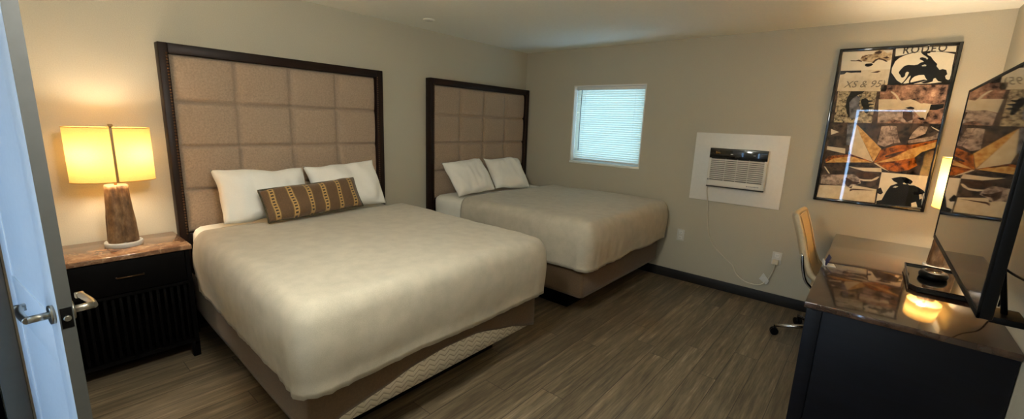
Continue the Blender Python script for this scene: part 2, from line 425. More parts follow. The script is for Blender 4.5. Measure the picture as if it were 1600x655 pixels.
def lever(side):
    y = 0 if side < 0 else TH; s = side; x = DL-.055
    b = MB()
    b.tube([(x, y, LZ), (x, y+s*.010, LZ)], .027, 'nickel', 22)
    b.build('rosette', d1, local=True)
    b = MB()
    b.tube([(x, y+s*.010, LZ), (x, y+s*.052, LZ)], .0105, 'nickel', 14)
    b.tube(smooth_path([(x+.006, y+s*.052, LZ), (x-.03, y+s*.055, LZ+.001), (x-.075, y+s*.054, LZ), (x-.112, y+s*.048, LZ+.004)], 5), .0095, 'nickel', 12)
    b.box(x-.122, x-.108, y+s*.036, y+s*.058, LZ-.006, LZ+.012, 'nickel', .003)
    b.build('door_handle', d1, local=True)
lever(-1); lever(1)
b = MB()
for z in (.22, 1.02, 1.84): b.tube([(-.004, TH+.003, z-.045), (-.004, TH+.003, z+.045)], .006, 'nickel', 10)
b.build('hinge', d1, local=True)

# dark curtain hanging in the bathroom doorway
b = MB(); rings = []
for k in range(15):
    z = 2.03-k*2.0/14; r1 = []
    for i in range(61):
        y = -5.30+i*.69/60; x = 1.10+.018*math.sin(i*.62+.3*math.sin(k*.4))+.006*noise.noise((i*.2, k*.3, 1)); r1.append((x, y, z))
    rings.append(r1)
b.loft(rings, 'cloth_black', closed=False, caps=False)
o = b.build('curtain'); md = o.modifiers.new('thickness', 'SOLIDIFY'); md.thickness = .004
tag(o, 'black cloth hanging in the doorway behind the open white door', 'curtain')

# sprinkler cover on the ceiling
t = thing('ceiling_sprinkler', 'small flat round sprinkler cover on the ceiling above the headboards', 'sprinkler', (.372, -1.88, H))
MB().lathe([(.052, 0), (.052, -.004), (.044, -.008)], (.372, -1.88, H), 'ceiling', 32).build('cover_plate', t)
MB().lathe([(.036, -.008), (.036, -.011), (.03, -.013)], (.372, -1.88, H), 'plate', 28).build('cap', t)

# unseen globe added as neutral fill, kept out of view and of reflections
t = thing('added_fill_light', 'added fill light, a white globe hung from the ceiling out of view', 'fill light', (2.5, -3.9, H))
MB().lathe([(.085, 0), (.088, -.012), (.070, -.022), (.008, -.026), (.008, -.285)], (2.5, -3.9, H), 'nickel', 36).build('fill_stem', t)
nt = NT('fill_glow'); M['dome'] = nt.set(Base_Color=(.9, .9, .88, 1), Emission_Color=(*FILL_COLOR, 1), Emission_Strength=FILL_STRENGTH)
MB().lathe([(.030, -.275), (.075, -.285), (.112, -.315), (.130, -.36), (.132, -.395), (.118, -.445), (.085, -.482), (.04, -.502), (.008, -.506)], (2.5, -3.9, H), 'dome', 36).build('fill_globe', t)

# ================================================================== HEADBOARDS
HBW, HBZ = 1.603, 1.98
def headboard(y0, label, group=None):
    y1 = y0+HBW; t = thing('headboard', label, 'headboard', (0, (y0+y1)/2, 0))
    iy0, iy1, iz0, iz1 = y0+.052, y1-.066, .735, 1.917
    b = MB()
    b.box(.002, .0825, y0, iy0, 0, HBZ, 'darkwood', .004); b.box(.002, .0825, iy1, y1, 0, HBZ, 'darkwood', .004)
    b.box(.002, .0825, iy0-.002, iy1+.002, iz1, HBZ, 'darkwood_h', .004)
    b.box(.002, .075, iy0-.002, iy1+.002, .64, iz0, 'darkwood_h', .004)
    b.build('frame', t)
    MB().box(.002, .02, iy0-.002, iy1+.002, .03, .64, 'blackwood').build('backboard', t)
    # 4 x 4 padded squares, one mesh
    b = MB(); n = 44; nn = 4*n//4
    NY = NZ = 96
    g = []
    for i in range(NY+1):
        row = []
        for j in range(NZ+1):
            fy, fz = i/NY, j/NZ; ky = (fy*4) % 1; kz = (fz*4) % 1
            if i in (0, NY): ky = 0
            if j in (0, NZ): kz = 0
            p = (max(0, 4*ky*(1-ky))*max(0, 4*kz*(1-kz))); h = p**.16 if p > 1e-6 else 0
            row.append((.032+.048*h, iy0+fy*(iy1-iy0), iz0+fz*(iz1-iz0)))
        g.append(row)
    b.loft(g, 'upholstery', closed=False, caps=False)
    b.box(.002, .031, iy0, iy1, iz0, iz1, 'upholstery')
    b.build('upholstery', t)
    b = MB()
    def nail(y, z): b.ball((.083, y, z), .0065, 'bronze', 7, 5, (.6, 1, 1))
    k = int((iz1-iz0)/.0185)
    for i in range(k+1):
        z = iz0+(iz1-iz0)*i/k
        nail(iy0-.010, z)
    b.build('nailhead_trim', t); b = MB()
    for i in range(k+1): nail(iy1+.010, iz0+(iz1-iz0)*i/k)
    b.build('nailhead_trim', t)
    return t
headboard(-3.779, 'tall dark-framed padded headboard beside the lit table lamp')
headboard(-1.629, 'dark-framed padded headboard in the corner near the window')

# ================================================================== BEDS
def bed(y0, y1, label, slip, taper=0):
    t = thing('bed', label, 'bed', (1.0, (y0+y1)/2, 0))
    MB().box(.14, 1.74, y0+.17, y1-.17, 0, .199, 'blackwood', .006).build('plinth', t)
    b = MB(); rounded_box(b, (.10, y0+.006+0, .203), (1.965, y1-.006, .455), .02, 'quilt' if slip else 'basecloth', .09, lambda p, n: Vector((0, taper*(1-p.x/1.97) if p.y < (y0+y1)/2-.5 else 0, 0))); b.build('box_spring', t)
    # fabric wrap: two sides and the foot; on the near bed its foot hem has ridden up in an arc
    b = MB(); P = []; NS = 26; NF = 40
    def zb(kind, u):
        if not slip or kind != 'f': return .200
        arc = [(0, .205), (.08, .262), (.20, .292), (.34, .335), (.47, .352), (.63, .346), (.84, .277), (.95, .225), (1, .203)]
        for (a, za), (c, zc) in zip(arc, arc[1:]):
            if a <= u <= c:
                w = (u-a)/(c-a); return za+(zc-za)*(w*w*(3-2*w)*.35+w*.65)
        return .203
    path = []
    for i in range(NS+1): path.append((.09+(1.945-.09)*i/NS, y0, zb('s', 0)))
    for k in range(1, 4): a = math.pi/2*k/4; path.append((1.945+.025*math.sin(a), y0+.025-.025*math.cos(a), .202))
    for i in range(NF+1):
        u = i/NF; path.append((1.970, y0+.025+(y1-y0-.05)*u, zb('f', u)))
    for k in range(1, 4): a = math.pi/2*k/4; path.append((1.945+.025*math.cos(a), y1-.025+.025*math.sin(a), .202))
    for i in range(NS+1): path.append((1.945-(1.945-.09)*i/NS, y1, zb('s', 0)))
    rows = []
    for k in range(9):
        f = k/8; row = []
        for (x, y, z0) in path:
            z = z0+(.455-z0)*f; s = 0.004*noise.noise((x*3, y*3, z*6))
            if y < (y0+y1)/2-.5: y = y+taper*(1-x/1.97)
            row.append((x+s*(1 if x > 1.95 else 0), y+s, z))
        rows.append(row)
    b.loft(rows, 'basecloth', closed=False, caps=False)
    o = b.build('base_cover', t); md = o.modifiers.new('thickness', 'SOLIDIFY'); md.thickness = .004; md.offset = 0
    b = MB()
    rounded_box(b, (.10, y0+.015, .458), (1.95, y1-.015, .796), .07, 'sheet', .05, lambda p, n: n*.006*noise.noise(p*5)+Vector((0, taper*(1-p.x/1.97) if p.y < (y0+y1)/2-.5 else 0, 0)))
    b.build('mattress', t)
    return t
def duvet(y0, y1, label, seed, hem, head, taper=0):
    b = MB(); zt = .838
    def disp(p, n):
        q = Vector((p.x, p.y, p.z+seed*3.7)); d = Vector()
        d += n*.008*noise.noise(q*2.2)+n*.0035*noise.noise(q*9)
        if n.z < .75:
            low = min(1, max(0, (zt-.03-p.z)/.30))
            s = p.x if abs(n.y) > abs(n.x) else p.y
            d += Vector((n.x, n.y, 0))*(.007*low*noise.noise((s*9+seed, p.z*2.2, seed))+.011*low*(noise.noise((s*30, p.z*2.0, seed+4))*.5+.3))
            d += Vector((n.x, n.y, 0))*.018*math.sin(math.pi*min(1, low*1.0))**.8
            cor = math.exp(-((p.x-2.02)**2+min((p.y-y0)**2, (p.y-y1)**2))/.045)      # gathered cloth at the foot corners
            d += Vector((n.x, n.y, 0))*cor*low*.014*(math.sin((p.x-p.y if n.y < 0 else p.x+p.y)*85+seed)*.5+.4)
            hz = hem+.022*noise.noise((s*2.3+seed*5, seed, 0))+.007*noise.noise((s*9, seed, 2))
            k = (zt-p.z)/(zt-.44); d.z += (hem-.44+(hz-hem))*max(0, k)**1.6
        else: d.z += .012*noise.noise((p.x*1.6+seed, p.y*1.6, seed))*.6
        w = max(0, min(1, ((y0+y1)/2-p.y)/((y1-y0)/2))); d.y += taper*w*max(0, 1-p.x/1.97)
        return d
    rounded_box(b, (head-.10, y0, .36), (2.03, y1, zt), .075, 'duvet', .026, disp, lambda c, n: c.x > head and c.z > .437)
    o = b.build('duvet'); md = o.modifiers.new('thickness', 'SOLIDIFY'); md.thickness = .010; md.offset = -1
    return tag(o, label, 'duvet')
bed(-3.790, -2.240, 'bed nearest the camera with white quilting showing under its base cover', True, .050)
duvet(-3.832, -2.208, 'cream plush duvet on the near bed under the striped cushion', 1.0, .445, .475, .058)
bed(-1.628, -.098, 'far bed under the window on a neat brown fabric base', False)
duvet(-1.670, -.054, 'cream plush duvet on the far bed beneath the window', 2.6, .440, .60)

def pillow(name, W, Hh, T, m, loc, rot, label, cat, group=None, seed=0, pinch=.055, n=34, ear=1.0):
    """local frame: length along Y, height along Z, thickness along X"""
    b = MB(); front, back = [], []
    for i in range(n+1):
        ra, rb = [], []
        for j in range(n+1):
            u, v = -1+2*i/n, -1+2*j/n
            y = u*W/2*(1-pinch*(1-v*v)*abs(u)**3*.0-pinch*.8*(1-abs(v)**2.2)*abs(u)**2); z = v*Hh/2*(1-pinch*1.1*(1-abs(u)**2.2)*abs(v)**2)
            q = max(0, (1-abs(u)**3.4))*max(0, (1-abs(v)**3.0)); th = T/2*q**.55
            wr = .030*noise.noise((y*6+seed, z*6, seed))*min(1, q*3)+.013*noise.noise((y*15, z*8, seed+2))*min(1, q*4)
            e = .012*noise.noise((y*4, z*4, seed+9))
            y += T*.07*noise.noise((z*7, seed, y*3)); z += T*.11*noise.noise((y*6, seed+3, z*3))
            ra.append((th+wr+e, y, z+e*.6)); rb.append((-th*.8+e, y, z+e*.6))
        front.append(ra); back.append(rb)
    b.loft(front, m, closed=False, caps=False); b.loft([list(r) for r in back], m, closed=False, caps=False)
    bmesh.ops.remove_doubles(b.bm, verts=b.bm.verts[:], dist=.0008)
    o = b.build(name); o.location = loc; o.rotation_euler = rot
    return tag(o, label, cat, group)
R_ = math.radians
pillow('pillow', .61, .385, .18, 'pillow', (.300, -3.298, .996), (R_(-1), R_(-28), R_(2)), 'white pillow on the near bed, on the side of the lamp', 'pillow', 'white bed pillows', 3)
pillow('pillow', .60, .395, .18, 'pillow', (.300, -2.678, 1.004), (R_(3), R_(-28), R_(-2)), 'white pillow on the near bed, on the side away from the lamp', 'pillow', 'white bed pillows', 5)
pillow('pillow', .58, .41, .16, 'pillow', (.340, -1.315, .990), (R_(2), R_(-36), R_(2)), 'white pillow on the far bed, nearer to the other bed', 'pillow', 'white bed pillows', 8)
pillow('pillow', .56, .40, .16, 'pillow', (.340, -.700, .988), (R_(-3), R_(-37), R_(-3)), 'white pillow on the far bed, in the corner beside the window wall', 'pillow', 'white bed pillows', 11)
cu = pillow('lumbar_cushion', .70, .235, .13, 'cushion', (.535, -3.060, .972), (R_(3), R_(-30), R_(0)), 'brown striped lumbar cushion leaning on the near bed pillows', 'cushion', None, 14, .03)
b = MB(); e = []
for k in range(97):
    a = k/96*4; s = int(a) % 4; f = a-int(a)
    u, v = [(-1+2*f, -1), (1, -1+2*f), (1-2*f, 1), (-1, 1-2*f)][s]
    y = u*.35*(1-.024*(1-abs(v)**2.2)*abs(u)**2); z = v*.1175*(1-.033*(1-abs(u)**2.2)*abs(v)**2); q = .012*noise.noise((y*4, z*4, 23))
    e.append((q, y, z+q*.6))
b.tube(e, .0055, 'piping', 7, caps=False); b.build('piping', cu, local=True)

# ================================================================== LAMPS AND NIGHTSTAND
def lamp(x, y, z, label, watts, seed):
    t = thing('table_lamp', label, 'lamp', (x, y, z), group=None)
    MB().lathe([(.088, 0), (.09, .004), (.09, .024), (.086, .028)], (x, y, z), 'acrylic', 40).build('base', t)
    b = MB(); rings = []
    for k in range(15):
        f = k/14; zz = z+.028+.34*f; r0 = .078-.022*f; ring = []
        for i in range(56):
            a = 2*math.pi*i/56+math.pi/4*0
            rr = r0*(.70+.34*abs(math.cos(2*(a-math.pi/4)))**.5)*(1+.05*noise.noise((math.cos(a)*3, math.sin(a)*3, f*6+seed)))
            ring.append((x+rr*math.cos(a), y+rr*math.sin(a), zz))
        rings.append(ring)
    b.loft(rings, 'bark'); b.build('column', t)
    b = MB(); ax, ay = (.110, .188); zl, zh = z+.395, z+.702; n = 72
    b.loft([[(x+ax*math.cos(2*math.pi*i/n), y+ay*math.sin(2*math.pi*i/n), zz) for i in range(n)] for zz in (zl, (zl+zh)/2, zh)], 'shade', caps=False)
    b.build('lamp_shade', t)
    for zz in (zl, zh):
        b = MB(); b.tube([(x+ax*math.cos(2*math.pi*i/n), y+ay*math.sin(2*math.pi*i/n), zz) for i in range(n+1)], .0022, 'shade', 6, caps=False); b.build('shade_rim', t)
    b = MB(); b.box(x+ax-.001, x+ax+.003, y-.006, y+.006, zl, zh+.006, 'brass', .001); b.tube([(x, y, z+.36), (x, y, zl+.10)], .007, 'brass', 10); b.box(x-.004, x+ax+.003, y-.005, y+.005, zh+.001, zh+.006, 'brass', .001)
    b.tube([(x, y, zl+.10), (x, y, zh)], .003, 'brass', 8)
    b.build('harp', t)
    b = MB(); b.box(x+ax-.010, x+ax+.010, y-.011, y+.011, zh+.006, zh+.022, 'brass', .003); b.build('finial', t)
    l = bpy.data.lights.new('lamp_bulb', 'POINT'); l.energy = watts/2; l.color = LAMP_COLOR; l.shadow_soft_size = .03
    for dy in (-.085, .085): lo = bpy.data.objects.new('lamp_bulb', l); COL.objects.link(lo); lo.parent = t; lo.location = (0, dy, .55)
NZT = .75
t = thing('nightstand', 'black nightstand with brown marbled top under the lit lamp', 'nightstand', (.235, -4.10, 0))
NY0, NY1 = -4.405, -3.800
MB().box(.015, .452, NY0, NY1, NZT-.028, NZT, 'marble', .004).build('top', t)
b = MB()
b.box(.03, .435, NY0+.012, NY0+.035, .08, NZT-.028, 'blackwood'); b.box(.03, .435, NY1-.035, NY1-.012, .08, NZT-.028, 'blackwood')
b.box(.03, .05, NY0+.035, NY1-.035, .08, NZT-.028, 'blackwood'); b.box(.05, .43, NY0+.035, NY1-.035, .10, .122, 'blackwood')
b.box(.05, .43, NY0+.035, NY1-.035, .50, .518, 'blackwood')
b.build('case', t)
b = MB(); b.box(.418, .437, NY0+.038, NY1-.038, .525, NZT-.034, 'blackwood', .003); d = b.build('drawer', t)
b = MB(); b.tube([(.437, -4.16, .62), (.452, -4.16, .62), (.452, -4.04, .62), (.437, -4.04, .62)], .004, 'bronze', 8)
hd = b.build('drawer_handle', None)
hd.data.transform(Matrix.Translation(-t.location)); hd.parent = d
b = MB()
for i in range(16): y = NY0+.05+(NY1-NY0-.10)*i/15; b.box(.40, .415, y-.008, y+.008, .122, .50, 'blackwood', .002)
b.build('slatted_front', t)
for sx, sy in ((.045, NY0+.03), (.045, NY1-.03), (.415, NY0+.03), (.415, NY1-.03)):
    MB().box(sx-.02, sx+.02, sy-.02, sy+.02, 0, .10, 'blackwood', .003).build('leg', t)
lamp(.205, -4.078, NZT, 'lit table lamp with a cream oval shade on the marbled nightstand', LAMP_W, 1)

# ================================================================== DESK
DX0, DY0, DY1, DZ = 3.440, -2.0, -.028, .757
t = thing('desk', 'long dark desk with a polished marbled top along the right wall', 'desk', (3.8, -1.0, 0))
MB().box(DX0, XR-.002, DY0, DY1, DZ-.030, DZ, 'marble_dark', .003).build('desktop', t)
b = MB(); b.box(DX0+.012, XR-.004, DY0+.012, DY0+.034, 0, DZ-.030, 'deskwood', .002)
b.box(DX0+.012, DX0+.075, DY0+.004, DY0+.012, 0, DZ-.034, 'deskwood', .002); b.build('end_panel', t)
MB().box(DX0+.04, XR-.004, DY1-.034, DY1-.006, 0, DZ-.030, 'deskwood', .002).build('end_panel', t)
MB().box(XR-.03, XR-.006, DY0+.034, DY1-.034, .30, DZ-.030, 'deskwood').build('modesty_panel', t)
b = MB(); b.box(DX0+.05, XR-.03, DY0+.034, -1.45, .06, DZ-.030, 'deskwood'); b.build('drawer_case', t)
for z0, z1 in ((.08, .30), (.31, .52), (.53, .72)):
    d = MB().box(DX0+.034, DX0+.05, DY0+.04, -1.456, z0, z1, 'deskwood', .003).build('drawer', t)
    hb = MB().tube([(DX0+.034, -1.78, z1-.06), (DX0+.014, -1.78, z1-.06), (DX0+.014, -1.66, z1-.06), (DX0+.034, -1.66, z1-.06)], .004, 'bronze', 8).build('drawer_handle')
    hb.data.transform(Matrix.Translation(-t.location)); hb.parent = d
MB().box(DX0+.05, DX0+.068, -1.45, DY1-.034, DZ-.11, DZ-.030, 'deskwood', .002).build('apron', t)
lamp(4.02, -.72, DZ, 'lit table lamp with a cream oval shade on the desk beside the picture', LAMP_W*2.5, 5)

# tray with gadgets
TX0, TX1, TY0, TY1 = 3.842, 4.115, -1.395, -.835
t = thing('tray', 'shallow glossy black tray on the desk below the television', 'tray', ((TX0+TX1)/2, (TY0+TY1)/2, DZ))
prof = [(TX0, TY1), (TX0, TY0+.05), (TX0+.03, TY0), (TX1, TY0), (TX1, TY1)]
b = MB(); ring = lambda s, z: [((x-(TX0+TX1)/2)*s+(TX0+TX1)/2, (y-(TY0+TY1)/2)*s+(TY0+TY1)/2, z) for x, y in prof]
b.loft([ring(.98, DZ), ring(1, DZ+.006), ring(1, DZ+.030), ring(.97, DZ+.030), ring(.955, DZ+.022)], 'black_gloss', smooth=False); b.build('body', t)
b = MB(); b.tube([(x, y, DZ+.030) for x, y in prof+prof[:1]], .0035, 'black_plastic', 6); b.build('rim', t)
t = thing('alarm_clock', 'small rounded black gadget resting on the black tray', 'clock', (3.955, -1.08, DZ+.0225))
b = MB(); b.lathe([(.05, 0), (.062, .006), (.064, .022), (.056, .036), (.045, .040)], (3.955, -1.08, DZ+.0225), 'black_plastic', 30, sy=1.25); b.build('body', t)
b = MB(); b.lathe([(.043, .040), (.042, .043), (.034, .044)], (3.955, -1.08, DZ+.0225), 'black_gloss', 30, sy=1.25); b.build('display', t)
# card holder
t = thing('card_holder', 'small dark blue and white card stand at the front edge of the desk', 'card', (3.475, -1.17, DZ), (0, 0, R_(12)))
b = MB(); b.box(-.030, .030, -.035, .035, 0, .004, 'white_card', .001); b.box(-.031, -.026, -.035, .035, .0045, .03, 'white_card', .001); b.build('stand', t, local=True)
b = MB(); b.loft([[(-.022, -.04, .004), (-.019, -.04, .004), (-.019, .04, .004), (-.022, .04, .004)], [(-.002, -.04, .062), (.001, -.04, .062), (.001, .04, .062), (-.002, .04, .062)]], 'blue_card', smooth=False)
b.build('card', t, local=True)

# ================================================================== TELEVISION
VX, VY0, VY1, VZ0, VZ1 = 3.865, -2.852, -1.635, 1.106, 1.788
t = thing('television', 'large flat television on a wall bracket above the desk, mirroring the picture', 'television', (XR, (VY0+VY1)/2, 1.45))
b = MB()
b.box(VX+.004, VX+.030, VY0, VY1, VZ0, VZ1, 'black_plastic', .004)
b.box(VX+.030, VX+.062, VY0+.18, VY1-.18, VZ0+.04, VZ1-.16, 'black_plastic', .012); b.build('housing', t)
b = MB(); bz = .011
for a in ((VY0, VY1, VZ0, VZ0+.018), (VY0, VY1, VZ1-bz, VZ1), (VY0, VY0+bz, VZ0, VZ1), (VY1-bz, VY1, VZ0, VZ1)):
    b.box(VX-.001, VX+.006, *a, 'black_plastic', .0015)
b.build('bezel', t)
MB().box(VX+.001, VX+.004, VY0+bz-.002, VY1-bz+.002, VZ0+.016, VZ1-bz+.002, 'screen').build('screen', t)
b = MB(); b.box(VX+.062, VX+.075, -2.45, -2.03, 1.27, 1.65, 'steel', .003); b.box(XR-.02, XR, -2.36, -2.12, 1.30, 1.62, 'steel', .003)
b.tube([(XR-.02, -2.24, 1.46), (VX+.16, -2.12, 1.46), (VX+.075, -2.24, 1.46)], .016, 'steel', 10); b.build('wall_bracket', t)
b = MB(); b.box(3.985, 4.078, -2.31, -2.17, .945, .968, 'black_plastic', .004); b.tube([(VX+.060, -2.24, 1.22), (4.00, -2.24, 1.12), (4.03, -2.24, .966)], .009, 'black_plastic', 8); b.build('rear_shelf', t)
b = MB()
b.tube(smooth_path([(VX+.05, -2.0, 1.17), (4.02, -1.85, 1.10), (4.10, -1.78, 1.03), (4.14, -1.95, 1.03), (4.15, -2.15, 1.06)], 8), .005, 'black_plastic', 8); b.build('cable', t); b = MB()
b.tube(smooth_path([(VX+.05, -1.95, 1.15), (3.99, -1.80, 1.08), (4.08, -1.60, 1.0), (4.14, -1.55, .92), (4.15, -1.5, .80)], 8), .004, 'black_plastic', 8)
b.build('cable', t)

# ================================================================== CHAIR
t = thing('desk_chair', 'tan swivel chair on a chrome castor base tucked at the desk', 'chair', (3.495, -.60, 0))
CX_, CY_ = 3.495, -.60
b = MB()                                     # curved back: profile in x-z, width along y
prof = [(3.40, .515), (3.352, .55), (3.318, .61), (3.286, .70), (3.258, .80), (3.225, .90), (3.200, .965), (3.190, .985)]
prof = smooth_path([(x, 0, z) for x, z in prof], 5); rings = []
nP = len(prof)
for i, p in enumerate(prof):
    d = (prof[min(i+1, nP-1)]-prof[max(i-1, 0)]).normalized(); nrm = Vector((d.z, 0, -d.x))      # towards the sitter (+x)
    f = i/(nP-1); w = .235*(1-.10*max(0, f-.75)/.25); ring = []
    tk = .026*min(1, 6*(1-f)+.25)
    for k in range(28):
        a = 2*math.pi*k/28; cy, cx = math.cos(a), math.sin(a)
        yy = w*math.copysign(abs(cy)**.28, cy); tt = tk*math.copysign(abs(cx)**.6, cx)
        q = p+nrm*(tt+.035*(yy/w)**2); ring.append((q.x, CY_+yy, q.z))
    rings.append(ring)
b.loft(rings, 'tan_leather'); b.build('backrest', t)
b = MB(); pth = []
for sgn in (1, -1):
    seq = prof if sgn == 1 else list(reversed(prof))
    for p in seq[2:-1] if sgn == 1 else seq[1:-2]: pth.append((p.x+.052, CY_+sgn*.175, p.z))
b.tube(pth, .004, 'tan_leather', 6); b.build('stitching', t)
b = MB(); rounded_box(b, (3.37, CY_-.235, .43), (3.82, CY_+.235, .51), .035, 'tan_leather', .04, lambda p, n: n*.004*noise.noise(p*6)); b.build('seat', t)
b = MB()
for s in (-1, 1):
    b = MB(); b.tube(smooth_path([(3.42, CY_+s*.215, .45), (3.352, CY_+s*.236, .52), (3.318, CY_+s*.238, .62), (3.30, CY_+s*.232, .72)], 5), .011, 'chrome', 10); b.build('back_support', t)
b = MB(); b.tube([(CX_, CY_, .10), (CX_, CY_, .30)], .028, 'chrome', 16); b.tube([(CX_, CY_, .30), (CX_, CY_, .431)], .018, 'chrome', 14)
b.box(CX_-.09, CX_+.09, CY_-.07, CY_+.07, .405, .431, 'black_plastic', .006); b.build('gas_lift', t)
for k in range(5):
    a = math.radians(198+72*k); ex, ey = CX_+.315*math.cos(a), CY_+.315*math.sin(a)
    lg = MB().tube([(CX_, CY_, .115), (CX_+.15*math.cos(a), CY_+.15*math.sin(a), .100), (ex, ey, .075)], [.024, .018, .012], 'chrome', 10).build('leg', t)
    b = MB(); c, s = math.cos(a), math.sin(a)
    for o_ in (-1, 1):
        m0 = Vector((ex-s*.012*o_, ey+c*.012*o_, .029)); b.tube([m0-Vector((-s, c, 0))*.009, m0+Vector((-s, c, 0))*.009], .029, 'black_plastic', 18)
    b.tube([(ex, ey, .03), (ex, ey, .078)], .007, 'black_plastic', 8)
    cs = b.build('castor'); cs.data.transform(Matrix.Translation(-t.location)); cs.parent = lg

# ================================================================== AIR CONDITIONER
t = thing('air_conditioner', 'white window air conditioner with black control strip on a white board', 'air conditioner', (2.6, 0, 1.2))
MB().box(2.207, 3.000, -.012, 0, .884, 1.545, 'white', .002).build('mounting_board', t)
AX0, AX1, AZ0, AZ1, AY = 2.368, 2.864, 1.040, 1.406, -.072
b = MB()
b.box(AX0, AX1, AY+.012, -.012, AZ0, AZ1, 'ac_white', .006)
b.box(AX0, AX0+.022, AY, AY+.014, AZ0+.006, AZ1-.095, 'ac_white', .003); b.box(AX1-.022, AX1, AY, AY+.014, AZ0+.006, AZ1-.095, 'ac_white', .003)
b.box(AX0+.02, AX1-.02, AY, AY+.014, AZ0+.006, AZ0+.062, 'ac_white', .003); b.box(AX0, AX1, AY+.004, AY+.03, AZ0-.006, AZ0+.004, 'ac_dark', .002)
b.build('casing', t)
cp = MB().box(AX0+.002, AX1-.002, AY-.002, AY+.014, AZ1-.095, AZ1, 'black_gloss', .004).build('control_panel', t)
for x in (2.565, 2.755):
    ic = MB().box(x-.01, x+.01, AY-.0026, AY-.002, 1.353, 1.358, 'plate').build('indicator'); ic.data.transform(Matrix.Translation(-t.location)); ic.parent = cp
b = MB(); b.box(AX0+.022, AX1-.022, AY+.0115, AY+.013, AZ0+.062, AZ1-.095, 'ac_dark'); 
for i in range(11):
    z = AZ0+.070+i*.0182; b.loft([[(AX0+.021, AY+.012, z-.001), (AX0+.021, AY+.001, z+.002), (AX0+.021, AY+.001, z+.010), (AX0+.021, AY+.012, z+.013)], [(AX1-.021, AY+.012, z-.001), (AX1-.021, AY+.001, z+.002), (AX1-.021, AY+.001, z+.010), (AX1-.021, AY+.012, z+.013)]], 'ac_white', smooth=False)
for x in (AX0+.15, AX0+.25, AX0+.35): b.box(x-.002, x+.002, AY+.002, AY+.012, AZ0+.062, AZ1-.095, 'ac_white')
b.build('grille', t)
MB().box(AX0+.006, AX0+.019, AY-.001, AY, AZ0+.058, AZ0+.073, 'steel', .0003).build('logo', t)
b = MB(); b.box(AX1-.145, AX1-.035, AY-.0003, AY, AZ0+.024, AZ0+.038, 'ac_white')
for i in range(7): b.box(AX1-.125+i*.0125, AX1-.116+i*.0125, AY-.0007, AY, AZ0+.027, AZ0+.035, 'steel')
b.box(AX1-.142, AX1-.131, AY-.0007, AY, AZ0+.026, AZ0+.036, 'steel'); b.build('badge', t)
b = MB()
b.tube(smooth_path([(2.376, -.045, 1.042), (2.378, -.040, .98), (2.398, -.022, .85), (2.405, -.018, .75), (2.430, -.018, .60), (2.465, -.018, .50), (2.535, -.018, .41), (2.63, -.018, .335), (2.695, -.018, .285), (2.735, -.018, .215), (2.80, -.018, .165), (2.875, -.018, .146), (2.955, -.018, .160), (3.005, -.020, .225), (3.035, -.024, .31), (3.045, -.03, .385)], 6), .0052, 'cord', 8)
b.build('power_cord', t)
b = MB(); b.box(3.022, 3.068, -.048, -.0075, .385, .428, 'cord', .005); pl = b.build('plug', t)
b = MB(); b.loft([[(2.935, -.019, .215), (2.995, -.019, .175), (3.005, -.0185, .178), (2.945, -.0185, .218)], [(2.965, -.030, .280), (3.020, -.030, .215), (3.022, -.0295, .217), (2.967, -.0295, .282)]], 'white_card', smooth=False); b.build('cord_tag', t)

def outlet(x, z, label):
    t = thing('wall_outlet', label, 'outlet', (x, 0, z))
    MB().box(x-.038, x+.038, -.0065, 0, z-.060, z+.060, 'plate', .003).build('cover_plate', t)
    for dz in (-.028, .028):
        s = MB().box(x-.017, x+.017, -.0085, -.006, z+dz-.017, z+dz+.017, 'white', .002).build('socket', t)
        b = MB()
        for dx in (-.006, .006): b.box(x+dx-.001, x+dx+.001, -.0088, -.0084, z+dz-.004, z+dz+.006, 'black_plastic')
        b.tube([(x, -.0088, z+dz-.010), (x, -.0084, z+dz-.010)], .002, 'black_plastic', 8)
        s2 = b.build('slot'); s2.data.transform(Matrix.Translation(-t.location)); s2.parent = s
outlet(2.166, .484, 'white wall outlet with nothing plugged in, beside the far bed')
outlet(3.047, .437, 'white wall outlet holding the air conditioner plug')

# ================================================================== WINDOW BLIND
BX0, BX1 = WX0+.020, WX1-.020
t = thing('window_blind', 'white slatted blind hanging closed in the small window', 'blind', (1.187, .06, WZ1-.012))
MB().box(BX0, BX1, .035, .085, WZ1-.052, WZ1-.013, 'white', .004).build('headrail', t)
b = MB(); zt, zb = WZ1-.058, WZ0+.062; n = 33
for i in range(n):
    z = zt-(zt-zb)*i/(n-1); r = []
    for k in range(5):
        a = -.0185+.037*k/4; r.append((a, .0022*(1-(2*k/4-1)**2)))
    tilt = math.radians(62); c, s = math.cos(tilt), math.sin(tilt)
    rows = [[(x, .058+a*c+h*s, z-a*s+h*c) for a, h in r] for x in (BX0, BX1)]
    b.loft(rows, 'blind', closed=False, caps=False)
b.build('slats', t)
MB().box(BX0, BX1, .045, .072, WZ0+.034, WZ0+.052, 'white', .004).build('bottom_rail', t)
b = MB(); b.tube([(.825, .036, WZ1-.05), (.826, .030, WZ1-.40), (.828, .028, 1.27)], .0042, 'steel', 8); b.build('tilt_wand', t)
b = MB()
for x in (.87, 1.50): b = MB(); b.tube([(x, .046, WZ1-.05), (x, .046, WZ0+.05)], .0007, 'white', 5); b.build('ladder_cord', t)

